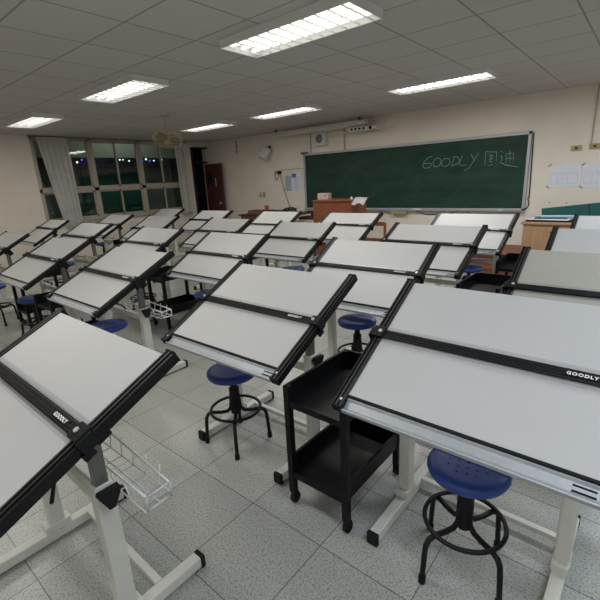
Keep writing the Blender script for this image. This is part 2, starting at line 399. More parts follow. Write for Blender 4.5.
CH = [[(-3.216, 1.765), (-3.295, 1.747), (-3.363, 1.687), (-3.399, 1.607), (-3.368, 1.567), (-3.288, 1.568), (-3.241, 1.589), (-3.23, 1.644), (-3.307, 1.649), (-3.378, 1.647)], [(-2.674, 1.74), (-2.723, 1.582), (-2.587, 1.574)], [(-2.813, 1.722), (-2.855, 1.573)], [(-2.831, 1.729), (-2.754, 1.724), (-2.719, 1.674), (-2.745, 1.612), (-2.855, 1.573)], [(-2.525, 1.751), (-2.465, 1.652)], [(-2.402, 1.774), (-2.465, 1.652), (-2.542, 1.533), (-2.624, 1.482)], [(-2.282, 1.771), (-2.107, 1.757), (-2.108, 1.525), (-2.29, 1.535), (-2.282, 1.771)], [(-2.229, 1.703), (-2.16, 1.698)], [(-2.197, 1.724), (-2.191, 1.653), (-2.215, 1.614), (-2.169, 1.603)], [(-2.221, 1.655), (-2.16, 1.656)], [(-2.239, 1.546), (-2.152, 1.552)], [(-2.038, 1.76), (-2.024, 1.743)], [(-2.04, 1.695), (-2.013, 1.646), (-2.033, 1.608)], [(-2.047, 1.585), (-1.93, 1.531), (-1.769, 1.501)], [(-1.963, 1.715), (-1.846, 1.719), (-1.844, 1.562), (-1.945, 1.561), (-1.963, 1.715)], [(-1.906, 1.762), (-1.89, 1.57)], [(-1.944, 1.644), (-1.849, 1.643)], [(-3.052, 1.647), (-3.053, 1.686), (-3.073, 1.716), (-3.106, 1.728), (-3.144, 1.72), (-3.177, 1.694), (-3.196, 1.656), (-3.195, 1.617), (-3.175, 1.587), (-3.141, 1.575), (-3.103, 1.583), (-3.071, 1.61), (-3.052, 1.647)], [(-2.885, 1.637), (-2.888, 1.673), (-2.911, 1.7), (-2.948, 1.712), (-2.99, 1.705), (-3.025, 1.681), (-3.043, 1.647), (-3.04, 1.611), (-3.017, 1.583), (-2.979, 1.571), (-2.938, 1.579), (-2.903, 1.603), (-2.885, 1.637)]]
FA = [[(-3.315, 1.879), (-3.237, 1.901), (-3.113, 1.902)], [(-3.299, 1.851), (-3.142, 1.859)], [(-2.95, 1.17), (-2.90, 1.19), (-2.86, 1.16)], [(-3.5, 1.14), (-3.46, 1.15)], [(-5.7, 1.83), (-5.6, 1.86), (-5.5, 1.85)]]
cx = (bbX0 + bbX1) / 2
b = MB()
for st in CH: b.tube([(x - cx, -.0285, z - bbZ0) for x, z in st], .0062, M['chalk'], 5)
b.build('chalk_writing', M['chalk'], surf)
b = MB()
for st in FA: b.tube([(x - cx, -.0285, z - bbZ0) for x, z in st], .005, M['chalkfaint'], 5)
b.build('chalk_smear', M['chalkfaint'], surf)
o = MB().box((-3.47, YF - .076, .820), (.2, .045, .028), bev=.005).build('chalk_eraser', M['white']); tag(o, 'pale chalk eraser lying on the chalk tray under the green board', 'eraser')
o = MB().box((-1.98, YF - .06, .812), (.09, .015, .015), bev=.004).build('chalk_stick', M['white']); tag(o, 'short white chalk stick on the tray near the right end of the chalkboard', 'chalk')
b = MB(); b.box((0, 0, 0), (.33, .10, .055), bev=.004); o = b.build('wooden_box', M['yellow'], loc=(-3.84, YF - .06, .76)); tag(o, 'small yellowish wooden box fixed under the chalkboard tray', 'box')
def cable(pts, label, r=.006, m=None):
    # smooth through points
    P = [Vector(p) for p in pts]; out = []
    for i in range(len(P) - 1):
        p0, p1, p2, p3 = P[max(i - 1, 0)], P[i], P[i + 1], P[min(i + 2, len(P) - 1)]
        for k in range(6):
            t = k / 6
            out.append(.5 * ((2 * p1) + (p2 - p0) * t + (2 * p0 - 5 * p1 + 4 * p2 - p3) * t * t + (3 * p1 - p0 - 3 * p2 + p3) * t ** 3))
    out.append(P[-1])
    return tag(MB().tube(out, r, None, 6).build('wall_cable', m or M['rubber']), label, 'cable')  # thin cables run along the wall
y = YF - .012
cable([(-3.52, y, .79), (-3.31, y, .717), (-3.1, y, .72), (-2.95, y, .70)], 'thin dark cable drooping on the wall below the chalkboard writing')
cable([(-2.9, y, .72), (-2.78, y, .76), (-2.62, y, .80), (-2.49, y, .755)], 'thin dark cable arching under the chalk tray near its middle')
cable([(-1.585, y, 2.0), (-1.572, y, 1.5), (-1.56, y, 1.05), (-1.575, y, 1.0), (-1.555, y, .9), (-1.60, y, .82)], 'thin dark cord hanging down beside the chalkboard frame next to the wall', .008)

# ------------------------------------------------------------------ front wall fittings
def wbox(name, mtl, cx_, cz, sx, sz, dep, label, cat, group=None, bev=.004):
    o = MB().box((0, -dep / 2, 0), (sx, dep, sz), bev=bev).build(name, M[mtl], loc=(cx_, YF, cz)); return tag(o, label, cat, group)
# square wall loudspeaker
sp = thing('wall_speaker', 'square white wall loudspeaker with round grille above the chalkboard', 'speaker', (-5.72, YF, 2.30))
MB().box((0, -.06, 0), (.30, .12, .29), bev=.008).build('cabinet', M['white'], sp)
b = MB(); b.cyl((0, -.118, 0), (0, -.126, 0), .095, None, 28); b.build('grille', M['greyplast'], sp)
b = MB(); b.tube([(.095 * math.cos(a * PI / 14), -.122, .095 * math.sin(a * PI / 14)) for a in range(28)], .006, None, 6, True); b.build('grille_ring', M['white'], sp)
# tilted speaker on bracket
sp = thing('wall_speaker', 'white box loudspeaker tilted downwards on a dark bracket high on the wall', 'speaker', (-7.33, YF, 2.14))
X = Matrix.Translation((0, -.16, -.02)) @ Matrix.Rotation(R(38), 4, 'Z') @ Matrix.Rotation(R(-28), 4, 'X') @ Matrix.Rotation(R(30), 4, 'Y')
MB().box((0, 0, 0), (.21, .15, .27), X=X, bev=.008).build('cabinet', M['white'], sp)
MB().box((0, -.078, 0), (.18, .006, .24), X=X, bev=.002).build('grille', M['white'], sp)
b = MB(); b.box((.03, -.01, .09), (.07, .02, .12)); b.tube([(.03, -.01, .1), (.04, -.08, .11), (.0, -.13, .04)], .014); b.build('bracket', M['rubber'], sp)
# hook-like bracket far left
b = MB(); b.tube([(0, -.02, .15), (0, -.02, -.13)], .012); b.box((.02, -.03, -.13), (.06, .05, .03)); b.tube([(0, -.02, .02), (.05, -.05, .0), (.04, -.05, -.12)], .008); b.box((0, -.01, .02), (.05, .02, .1))
tag(b.build('wall_bracket', M['ivory'], loc=(-8.47, YF, 2.37)), 'small pale metal bracket high on the wall above the maroon door', 'bracket')
# socket with plug and conduit
so = thing('wall_socket', 'yellowish socket with a dark plug beside the pinned wall papers', 'socket', (-7.08, YF, 1.67))
MB().box((-.05, -.012, 0), (.10, .024, .075), bev=.003).build('cover', M['yellow'], so)
MB().box((.06, -.02, -.005), (.10, .04, .07), bev=.006).build('plug', M['rubber'], so)
cable([(-7.02, YF - .03, 1.64), (-7.10, YF - .03, 1.50), (-7.17, YF - .03, 1.56), (-7.15, YF - .03, 1.66)], 'short dark cord looped under the wall socket')
cable([(-6.99, YF - .03, 1.64), (-6.93, YF - .03, 1.40), (-6.85, YF - .03, 1.14), (-6.74, YF - .04, .88), (-6.66, YF - .12, .80)], 'long dark cord running down the wall to the dark table')
b = MB(); b.box((-6.60, YF - .008, 1.722), (.74, .016, .016)); b.box((-6.965, YF - .008, 1.70), (.016, .016, .06))
tag(b.build('conduit', M['ivory']), 'thin horizontal conduit running from the socket to the chalkboard', 'conduit')
b = MB(); b.box((-5.14, YF - .01, 2.30), (.03, .02, .53)); tag(b.build('conduit', M['ivory']), 'pale vertical conduit rising above the chalkboard beside the square speaker', 'conduit')
b = MB(); b.box((-6.04, YF - .008, 2.30), (.02, .016, .52)); tag(b.build('conduit', M['ivory']), 'thin pale conduit above the upper corner of the chalkboard', 'conduit')
b = MB(); b.box((-.98, YF - .01, 2.17), (.018, .02, .8)); tag(b.build('conduit', M['ivory'], loc=(.17, 0, 0)), 'pale vertical conduit above a wall socket over the drawings', 'conduit')
wbox('light_switch', 'yellow', -7.715, 1.15, .05, .12, .012, 'narrow yellowish light switch beside a wider one on the wall', 'switch', 'switches by the door')
wbox('light_switch', 'yellow', -7.60, 1.15, .09, .12, .012, 'wider yellowish light switch of the pair on the wall', 'switch', 'switches by the door')
wbox('light_switch', 'ivory', -7.80, 1.135, .035, .05, .012, 'tiny pale switch plate lowest of the three on the wall', 'switch', 'switches by the door')
def socket(x, z, label):
    so = thing('wall_socket', label, 'socket', (x, YF, z), 0, 'sockets above the drawings')
    MB().box((0, -.012, 0), (.135, .024, .075), bev=.003).build('cover', M['yellow'], so)
    MB().box((0, -.026, 0), (.035, .006, .025), bev=.001).build('outlet', M['rubber'], so)
socket(-.99, 1.725, 'yellowish wall socket without conduit above the drawing papers')
socket(-.76, 1.735, 'yellowish wall socket below the thin vertical conduit')
# papers beside the board
def paper(x, z, sx, sz, label, mt='paper', rot=0.0, grp=None):
    t_ = thing('wall_paper_sheet', label, 'paper', (x, YF, z), 0, grp); t_.rotation_euler = (0, rot, 0)
    MB().box((0, -.003, 0), (sx, .003, sz)).build('sheet', M[mt], t_); return t_
p1 = paper(-6.77, 1.40, .20, .34, 'pale blue printed sheet pinned beside the socket', 'paperblue', R(2), 'notices by the chalkboard')
p2 = paper(-6.50, 1.41, .28, .46, 'white notice with a blue header pinned next to the chalkboard', 'paper', R(-2), 'notices by the chalkboard')
MB().box((-.07, -.006, .165), (.13, .002, .09)).build('blue_header', M['bluep'], p2)
b = MB()
for k in range(9): b.box((-.01 + .01 * math.sin(k * 3), -.006, .09 - k * .033), (.2 - .04 * (k % 3), .002, .010))
b.build('printed_text', M['paperblue'], p2)
b = MB()
for k in range(8): b.box((0, -.006, .12 - k * .033), (.15, .002, .008))
b.build('printed_text', M['ink'], p1)
# pencil drawings on the right
for i, (x0, x1, za, zb, lab) in enumerate(((-1.315, -.885, 1.165, 1.50, 'pencil drawing sheet taped under the conduit-less socket, beside the chalkboard'), (-.875, -.42, 1.15, 1.50, 'pencil drawing sheet taped beside another, further from the chalkboard'))):
    t_ = paper((x0 + x1) / 2, (za + zb) / 2, x1 - x0, zb - za, lab, 'paper', R(-.5), 'pencil drawings on the wall')
    b = MB(); W2 = x1 - x0
    def ln(xa, z_a, xb, z_b):
        b.box(((xa + xb) / 2, -.006, (z_a + z_b) / 2), (abs(xb - xa) + .0035, .001, abs(z_b - z_a) + .0035))
    for k in range(3):
        xa = -W2 / 2 + .03 + k * .13
        ln(xa, -.12, xa + .1, -.12); ln(xa, .02, xa + .1, .02); ln(xa + .1, -.12, xa + .1, .02)
        if k == 0: ln(xa, -.12, xa, .02)
    ln(-W2 / 2 + .02, .05, W2 / 2 - .06, .05)
    b.build('pencil_lines', M['ink'], t_)
    for sx_, sz_ in ((-1, 1), (-1, -1)):
        MB().box((sx_ * W2 / 2 + .005, -.007, sz_ * .165), (.055, .002, .022), ry=R(-35 * sz_)).build('yellow_tape', M['yellow'], t_)
for x, z in ((-1.26, .93), (-1.03, .92)):
    o = wbox('screw_cap', 'woodbox', x, z, .02, .015, .006, 'tiny brown mark on the wall below the drawings', 'screw', 'brown marks on the wall', .001)
# pale drop screen housing and short projector
sc_ = thing('projection_screen', 'long white rolled up projection screen housing under the ceiling', 'screen', (-5.70, 7.46, 2.48))
MB().box((-.0, 0, 0), (2.5, .1, .085), bev=.01).build('housing', M['white'], sc_)
for s in (-1, 1):
    MB().box((s * 1.256, 0, 0), (.015, .11, .095), bev=.004).build('end_cap', M['white'], sc_)
    MB().box((s * 1.1, 0, .07), (.05, .03, .06)).build('hanger', M['grey'], sc_)
MB().box((0, .04, -.05), (2.3, .02, .015)).build('weight_bar', M['white'], sc_)
pr = thing('projector', 'white projector on an arm above the middle of the chalkboard', 'projector', (-4.50, YF, 2.36))
MB().box((0, -.28, 0), (.62, .22, .07), bev=.015).build('body', M['white'], pr)
MB().box((0, -.10, .04), (.07, .2, .05)).build('arm', M['grey'], pr)
b = MB(); b.cyl((.2, -.38, -.005), (.2, -.40, -.005), .03); b.build('lens', M['rubber'], pr)
b = MB()
for k in range(4): b.box((-.22 + k * .09, -.392, 0), (.05, .004, .035))
b.build('vent', M['rubber'], pr)
b = MB(); b.box((0, -.05, 0), (.07, .1, .05), bev=.008); b.cyl((0, -.1, 0), (0, -.12, 0), .018)
tag(b.build('wall_camera', M['white'], loc=(-5.06, YF - .1, 2.34)), 'small white camera-like box on the wall beside the square speaker', 'camera')

# ------------------------------------------------------------------ ceiling fan (orbit fan)
fn = thing('ceiling_fan', 'cream orbit fan in a round wire cage hanging near the windows', 'fan', (-6.28, 4.24, ZC))
b = MB(); b.cyl((0, 0, 0), (0, 0, -.03), .07); b.cyl((0, 0, 0), (0, 0, -.20), .016); b.build('stem', M['fancage'], fn)
X = Matrix.Translation((0, 0, -.36)) @ Matrix.Scale(.8, 4) @ Matrix.Rotation(R(-20), 4, 'X') @ Matrix.Rotation(R(-14), 4, 'Y')
b = MB(); b.cyl((0, 0, .06), (0, 0, .16), .06, None, 20, .045); bmesh.ops.transform(b.bm, matrix=X, verts=b.bm.verts[:]); b.build('motor', M['fancage'], fn)
b = MB()
rc = .30
for sz in (-.05, .0, .05): b.tube([(rc * (1 - abs(sz)) * math.cos(a * PI / 20), rc * (1 - abs(sz)) * math.sin(a * PI / 20), sz) for a in range(40)], .006 if sz == 0 else .003, None, 5, True)
for rr, z_ in ((.08, .075), (.08, -.085), (.18, -.075), (.24, -.065)): b.tube([(rr * math.cos(a * PI / 16), rr * math.sin(a * PI / 16), z_) for a in range(32)], .0025, None, 4, True)
for a in range(28):
    t = a * 2 * PI / 28; c_, s_ = math.cos(t), math.sin(t)
    b.tube([(.05 * c_, .05 * s_, .08), (.2 * c_, .2 * s_, .07), (.285 * c_, .285 * s_, .045), (rc * c_, rc * s_, 0), (.285 * c_, .285 * s_, -.045), (.2 * c_, .2 * s_, -.08), (.05 * c_, .05 * s_, -.09)], .0018, None, 4)
bmesh.ops.transform(b.bm, matrix=X, verts=b.bm.verts[:]); b.build('cage', M['fancage'], fn)
for k in range(3):
    b = MB(); g = []
    for i in range(6):
        r_ = .05 + i * .038; hw = .05 + .035 * math.sin(i / 5 * PI * .8)
        g.append([b.bm.verts.new((r_, -hw, -.025)), b.bm.verts.new((r_, 0, 0)), b.bm.verts.new((r_, hw, .02))])
    for i in range(5):
        for q in (0, 1): b.bm.faces.new((g[i][q], g[i][q + 1], g[i + 1][q + 1], g[i + 1][q])).smooth = True
    bmesh.ops.solidify(b.bm, geom=b.bm.faces[:], thickness=.004)
    bmesh.ops.transform(b.bm, matrix=X @ Matrix.Rotation(k * 2 * PI / 3 + .5, 4, 'Z'), verts=b.bm.verts[:])
    b.build('blade', M['fanblade'], fn)
b = MB(); b.lathe([(0, -.10), (.045, -.095), (.055, -.07), (.055, .04), (0, .05)]); bmesh.ops.transform(b.bm, matrix=X, verts=b.bm.verts[:]); b.build('hub', M['fanblade'], fn)

# ------------------------------------------------------------------ ceiling luminaires
def luminaire(x, y, label, power, tint):
    t = thing('ceiling_light', label, 'ceiling light', (x, y, ZC), 0, 'ceiling lights')
    b = MB(); L_, W_ = 1.24, .42
    b.box((0, 0, -.004), (L_, W_, .008)); b.box((0, W_ / 2, -.03), (L_, .012, .06)); b.box((0, -W_ / 2, -.03), (L_, .012, .06)); b.box((L_ / 2, 0, -.03), (.012, W_, .06)); b.box((-L_ / 2, 0, -.03), (.012, W_, .06))
    b.build('housing', M['reflector'], t)
    for s in (-1, 0, 1):
        b = MB(); b.cyl((-.58, s * .12, -.03), (.58, s * .12, -.03), .013, None, 10); b.build('tube', M['tube'], t)
    b = MB()
    for k in range(11): b.box((-.55 + k * .11, 0, -.053), (.004, W_, .012))
    b.build('louvre', M['reflector'], t)
    ld = bpy.data.lights.new('tube_glow', 'AREA'); ld.shape = 'RECTANGLE'; ld.size = 1.15; ld.size_y = .36; ld.energy = power; ld.color = tint
    lo = bpy.data.objects.new('tube_glow', ld); C.objects.link(lo); lo.parent = t; lo.location = (0, 0, -.064)
rows = (('nearest the chalkboard', 5.55), ('over the room middle', 2.75), ('over the nearest tables', .6), ('behind the viewer', -1.7))
cols = (('near the windows', -6.85, .9), ('second line from windows', -4.85, .62), ('third line from windows', -2.25, 1.25), ('furthest from the windows', .6, 1.6))
for rn, ry in rows:
    for cn, cx_, k in cols:
        if ry < 0 and cx_ < -3: continue
        if cx_ < -6 and ry < 5: cx_ = -7.6
        luminaire(cx_, ry, 'fluorescent ceiling light %s, %s' % (rn, cn), 26 * k * (2.1 if ry > 5 and cx_ > -6 else 1), (.78, .88, 1) if cx_ > 0 else (1, .98, .925))

# ------------------------------------------------------------------ teacher furniture
lc = thing('lectern', 'reddish brown wooden lectern in front of the green chalkboard', 'lectern', (-4.485, 6.55, 0))
MB().box((0, 0, .53), (.87, .48, 1.06), bev=.004).build('body', M['lectern'], lc)
MB().box((0, 0, 1.075), (.90, .51, .03), bev=.005).build('top', M['lectern'], lc)
MB().box((0, -.245, .5), (.62, .012, .7), bev=.003).build('front_panel', M['lectern'], lc)
MB().box((0, 0, .03), (.91, .52, .06)).build('plinth', M['brown'], lc)
tb = thing('tissue_box', 'pinkish tissue box standing on the wooden lectern', 'box', (-4.82, 6.55, 1.09), R(3))
MB().box((0, 0, .058), (.24, .12, .115), bev=.004).build('carton', M['tissue'], tb)
b = MB(); b.cyl((.05, -.058, .075), (.05, -.063, .075), .014); b.build('round_mark', M['rubber'], tb)
b = MB(); b.lathe([(0, 0), (.02, 0), (.024, .01), (.018, .03), (.008, .035), (.006, .05), (0, .052)], None, 16)
tag(b.build('bottle', M['white'], loc=(-4.15, 6.45, 1.09)), 'tiny white bottle standing on the lectern edge', 'bottle')
b = MB(); n = 8
g = [[b.bm.verts.new((i / n * .36 + .02 * j, .22 * (1 - j / n) - .12 * (j / n) ** 1.5 * .2, .004 * math.sin(i) - max(0, j - 3) * .02 * (1 + .25 * math.sin(i * .9)))) for i in range(n + 1)] for j in range(n + 1)]
for j in range(n):
    for i in range(n): b.bm.faces.new((g[j][i], g[j][i + 1], g[j + 1][i + 1], g[j + 1][i])).smooth = True
bmesh.ops.solidify(b.bm, geom=b.bm.faces[:], thickness=.002)
tag(b.build('paper_sheet', M['paper'], loc=(-4.15, 6.31, 1.125), rot=(0, 0, R(-24))), 'pale blue paper hanging over the corner of the lectern', 'paper')

tt = thing('side_table', 'dark topped wooden table against the wall beside the lectern', 'table', (-6.50, 7.01, 0), R(6))
MB().box((0, 0, .765), (1.55, .9, .03), bev=.005).build('table_top', M['darktop'], tt)
MB().box((0, -.40, .70), (1.45, .03, .09)).build('apron', M['brown'], tt)
for sx_ in (-1, 1):
    for sy_ in (-1, 1): MB().box((sx_ * .7, sy_ * .38, .375), (.05, .05, .75)).build('leg', M['brown'], tt)
b = MB(); b.box((0, 0, .005), (.52, .3, .01)); b.box((0, .15, .035), (.52, .012, .07)); b.box((0, -.15, .035), (.52, .012, .07)); b.box((.26, 0, .035), (.012, .3, .07)); b.box((-.26, 0, .035), (.012, .3, .07))
tag(b.build('wooden_tray', M['woodbox'], loc=(-6.86, 6.86, .782), rot=(0, 0, R(6))), 'shallow orange wooden tray on the dark side table', 'tray')
b = MB(); b.box((0, 0, .07), (.10, .05, .15), bev=.006); tag(b.build('red_packet', M['pink'], loc=(-7.02, 7.22, .782)), 'small red packet standing upright on the dark side table', 'packet')
pts = []
for k in range(40):
    a = k * .7; pts.append((-6.22 + .15 * math.cos(a) * (1 + .3 * math.sin(k)), 7.14 + .10 * math.sin(a), .80 + .010 * (k % 4) + .0015 * k))
tag(MB().tube(pts, .009, None, 6).build('cable_coil', M['rubber']), 'heap of coiled black cable on the dark side table', 'cable')
b = MB()
for k in range(5): b.box((random.uniform(-.03, .03), random.uniform(-.02, .02), .004 + k * .008), (.5, .22, .008), rz=R(random.uniform(-8, 8)))
tag(b.build('folder_pile', M['grey'], loc=(-6.72, 7.28, .782)), 'low pile of dark folders at the back of the side table', 'folders')
cr = thing('storage_box', 'white storage box with a red lid beside the lectern', 'box', (-5.72, 7.25, 0))
MB().box((0, 0, .32), (.42, .32, .64), bev=.006).build('body', M['white'], cr)
MB().box((0, 0, .665), (.44, .34, .05), bev=.008).build('lid', M['maroon'], cr)

ca = thing('cabinet', 'light orange wooden cabinet against the wall below the drawings', 'cabinet', (-.78, 6.8, 0))
MB().box((0, 0, .36), (1.14, .56, .72), bev=.003).build('body', M['cabinet'], ca)
MB().box((0, -.01, .735), (1.20, .60, .03), bev=.004).build('top', M['cabinet'], ca)
for s in (-1, 0, 1):
    dd = MB().box((s * .378, -.288, .36), (.365, .018, .66), bev=.003).build('door', M['cabinet'], ca)
    b = MB(); b.cyl((s * .378 + .15, -.295, .62), (s * .378 + .15, -.303, .62), .014); b.build('lock', M['brown'], dd)
cols_ = [('folders', (-.02, -.0, 0), (.56, .34, .012), 'rubber', 3), ('papers', (0, 0, .02), (.5, .28, .006), 'paper', -4), ('clear folder', (.06, -.02, .03), (.44, .26, .008), 'paperblue', 6)]
pf = [('portfolio', 'black drawing portfolio lowest in the stack on the wooden cabinet', 'portfolio', 'rubber', (.56, .38, .022), 2, 0),
      ('drawing_folder', 'pale drawing folder in the stack on the wooden cabinet', 'folder', 'paper', (.50, .34, .012), -5, .022),
      ('drawing_folder', 'green drawing folder topmost of the stack on the wooden cabinet', 'folder', 'teal', (.40, .25, .008), 7, .034),
      ('roll_of_paper', 'rolled pale sheet lying on top of the folders on the cabinet', 'paper roll', 'paperblue', None, 0, .042)]
for nm, lab, cat, mt, dm, rz_, z_ in pf:
    if dm: o = MB().box((0, 0, dm[2] / 2), dm, bev=.002).build(nm, M[mt], loc=(-1.06, 6.76, .75 + z_), rot=(0, 0, R(rz_)))
    else: o = MB().cyl((-.19, 0, .02), (.2, .02, .02), .02, None, 14).build(nm, M[mt], loc=(-.98, 6.7, .75 + z_), rot=(0, 0, R(8)))
    tag(o, lab, cat)
te = thing('teal_panel', 'long teal green panel leaning on the wall behind the wooden cabinet', 'panel', (-1.22, 7.48, 0)); te.rotation_euler = (R(-4), R(-6.9), 0)
MB().box((.85, 0, .43), (1.7, .025, .86), bev=.004).build('board', M['teal'], te)
MB().box((.62, -.014, .43), (.008, .004, .86)).build('seam', M['dark'], te)

pl = thing('step_platform', 'low reddish wooden step in front of the chalkboard wall', 'platform', (-1.95, 6.75, 0))
MB().box((0, 0, .14), (1.15, .85, .28)).build('body', M['brown'], pl)
MB().box((0, 0, .295), (1.2, .9, .035), bev=.005).build('top', M['lectern'], pl)
b = MB()
for k in range(2): b.box((0, -.43, .09 + k * .1), (1.15, .015, .012))
b.build('front_batten', M['lectern'], pl)

wc = thing('wooden_chair', 'dark reddish wooden chair with an open back near the lectern', 'chair', (-3.36, 6.02, 0), R(4))
MB().box((0, 0, .44), (.42, .40, .03), bev=.008).build('seat', M['brown'], wc)
for s in (-1, 1):
    MB().box((s * .19, -.18, .38), (.035, .035, .78), bev=.004).build('rear_post', M['brown'], wc)
    MB().box((s * .19, .18, .215), (.035, .035, .43), bev=.004).build('leg', M['brown'], wc)
MB().box((0, -.18, .745), (.38, .025, .06), bev=.006).build('top_rail', M['brown'], wc)
MB().box((0, -.18, .50), (.36, .02, .04), bev=.004).build('lower_rail', M['brown'], wc)

# ------------------------------------------------------------------ drafting table prototype
D = .634; HW = .40; RW = .046
def text_mesh(body, width, height):
    cu = bpy.data.curves.new('lettering', 'FONT'); cu.body = body; cu.size = 1; cu.extrude = .02; cu.offset = .03; cu.space_character = 1.25
    o = bpy.data.objects.new('tmp_text', cu); C.objects.link(o)
    bpy.context.view_layer.update()
    me = bpy.data.meshes.new_from_object(o.evaluated_get(bpy.context.evaluated_depsgraph_get()))
    bpy.data.objects.remove(o); bpy.data.curves.remove(cu)
    xs = [v.co.x for v in me.vertices]; ys = [v.co.y for v in me.vertices]; zs = [v.co.z for v in me.vertices]
    for v in me.vertices:
        v.co.x = (v.co.x - min(xs)) / (max(xs) - min(xs)) * width - width / 2
        v.co.y = (v.co.y - min(ys)) / (max(ys) - min(ys)) * height - height / 2
        v.co.z = (v.co.z - min(zs)) / (max(zs) - min(zs)) * .0014
    me.materials.clear(); me.materials.append(M['logo']); me.name = 'lettering'
    return me
LOGO = text_mesh('GOODLY', .084, .0125)

proto = thing('drafting_table', 'x', 'drafting table', (0, 0, 0), 0, 'drafting tables standing in rows')
# tilting parts live in the board frame (origin = centre of top edge, y up the slope)
MB().box((0, -D / 2, -.0125), (2 * HW + .04, D, .025), bev=.001).build('drawing_board', M['board'], proto)
MB().box((0, -D - .005, -.010), (2 * HW + .02, .010, .026), bev=.001).build('edge_strip', M['rubber'], proto)
for s in (-1, 1):
    x0 = s * HW; 
    b = MB()
    # grooved rail profile across x, extruded along y
    pr_ = [(0, -.004), (0, .005), (.010, .007), (.011, .003), (.019, .003), (.020, .007), (.027, .007), (.029, -.003), (.034, -.003), (.036, .005), (.043, .004), (.043, -.030), (.012, -.030), (.012, -.026), (.0, -.026)]
    ya, yb = .012, -D * 1.09
    A = [b.bm.verts.new((x0 + s * px, ya, pz)) for px, pz in pr_]; B = [b.bm.verts.new((x0 + s * px, yb, pz)) for px, pz in pr_]
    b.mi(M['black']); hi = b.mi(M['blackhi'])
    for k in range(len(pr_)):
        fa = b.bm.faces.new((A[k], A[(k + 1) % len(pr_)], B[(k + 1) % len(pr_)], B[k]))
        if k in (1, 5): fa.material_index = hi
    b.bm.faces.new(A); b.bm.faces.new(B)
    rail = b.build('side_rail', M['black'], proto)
    for ye in (ya + .003, yb - .003): MB().box((x0 + s * .0215, ye, -.0115), (.045, .008, .039), bev=.002).build('end_cap', M['rubber'], rail)
    b = MB(); b.cyl((x0 + s * .015, yb + .030, .003), (x0 + s * .015, yb + .030, .007), .005, None, 10); b.build('screw', M['chrome'], rail)
# tray along the lower edge
b = MB()
prof = [(-D - .010, -.006), (-D - .014, -.006), (-D - .020, -.014), (-D - .048, -.018), (-D - .058, -.013), (-D - .062, -.003), (-D - .066, -.003), (-D - .068, -.020), (-D - .056, -.028), (-D - .010, -.026)]
b.prism(prof, -HW + .001, HW - .001)
ty = b.build('pencil_tray', M['alu'], proto)
b = MB()
for k in (0, 1): b.box((HW - .045, -D - .028 - k * .016, -.0145 - k * .0015), (.055, .005, .002), rz=0)
b.build('slot', M['rubber'], ty)
# parallel straightedge, local origin at its own centre
b = MB()
bp_ = [(-.020, .006), (-.020, .0125), (-.014, .0145), (-.012, .0115), (-.008, .0115), (-.006, .0145), (.000, .0145), (.002, .0115), (.006, .0115), (.008, .0145), (.014, .0145), (.016, .0115), (.020, .0115), (.020, .006)]
A = [b.bm.verts.new((-HW - .01, y_, z_)) for y_, z_ in bp_]; B = [b.bm.verts.new((HW + .01, y_, z_)) for y_, z_ in bp_]
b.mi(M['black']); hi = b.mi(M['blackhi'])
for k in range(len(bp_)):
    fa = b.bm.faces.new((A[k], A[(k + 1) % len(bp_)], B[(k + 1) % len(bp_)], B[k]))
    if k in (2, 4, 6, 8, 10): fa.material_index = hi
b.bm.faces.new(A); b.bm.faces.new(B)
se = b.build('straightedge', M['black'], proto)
b = MB(); b.box((.292, 0, .0142), (.098, .018, .0018)); pl_ = b.build('name_plate', M['black'], se)
lo = bpy.data.objects.new('lettering', LOGO); C.objects.link(lo); lo.parent = se; lo.location = (.292, 0, .0152)
for s in (-1, 1):
    MB().box((0, s * .029, .0075), (2 * HW + .01, .019, .003)).build('clear_edge', M['acrylic'], se)
    cl = MB()
    cl.box((s * (HW + .020), 0, .016), (.054, .052, .014), bev=.003); cl.box((s * (HW + .052), -.006, -.004), (.010, .046, .046), bev=.003); cl.box((s * (HW + .046), -.022, -.036), (.016, .036, .024), bev=.003)
    co_ = cl.build('end_clamp', M['black'], se)
    b = MB(); b.cyl((s * (HW + .010), 0, .022), (s * (HW + .010), 0, .027), .008, None, 14); b.build('screw', M['chrome'], co_)
TILT = {'drawing_board', 'edge_strip', 'side_rail', 'pencil_tray', 'straightedge'}
# stand; local origin: floor below the pivot, board top edge sits at y = +.26
CX = .31
for s in (-1, 1):
    ft = MB().box((s * CX, .0, .035), (.045, .58, .045), bev=.004).build('foot', M['cream'], proto)
    for q in (-1, 1): MB().box((s * CX, q * .298, .032), (.049, .02, .055), bev=.004).build('foot_cap', M['rubber'], ft)
    for q in (-1, 1): MB().cyl((s * CX, q * .27, .013), (s * CX, q * .27, 0), .016, None, 12).build('leveller', M['rubber'], ft)
    po = MB(); po.box((s * CX, 0, .325), (.05, .06, .55), bev=.006); po.box((s * CX, 0, .075), (.056, .10, .04), bev=.006)
    post = po.build('leg', M['cream'], proto)
    MB().box((s * CX, 0, .66), (.034, .040, .22), bev=.003).build('inner_post', M['grey'], proto)
    kn = MB(); kx = s * (CX + .03)
    kn.cyl((kx - s * .01, 0, .57), (kx + s * .015, 0, .57), .008)
    kn.prism([(-.032, .03), (.032, .03), (.036, .02), (.010, -.035), (-.010, -.035), (-.036, .02)], kx + s * .01, kx + s * .032)
    for v in kn.bm.verts:
        if abs(v.co.z) < .05: v.co.z += .57
    kn.build('clamp_knob', M['rubber'], proto)
b = MB(); b.box((0, .13, .052), (2 * CX - .04, .028, .022), bev=.003); b.build('crossbar', M['cream'], proto)
b = MB(); b.box((0, 0, .52), (2 * CX - .05, .025, .045), bev=.003); b.build('crossbar', M['cream'], proto)
b = MB(); b.tube([(-.15, -.04, .60), (.1, -.05, .60), (.33, -.14, .635)], .006); b.build('release_lever', M['rubber'], proto)
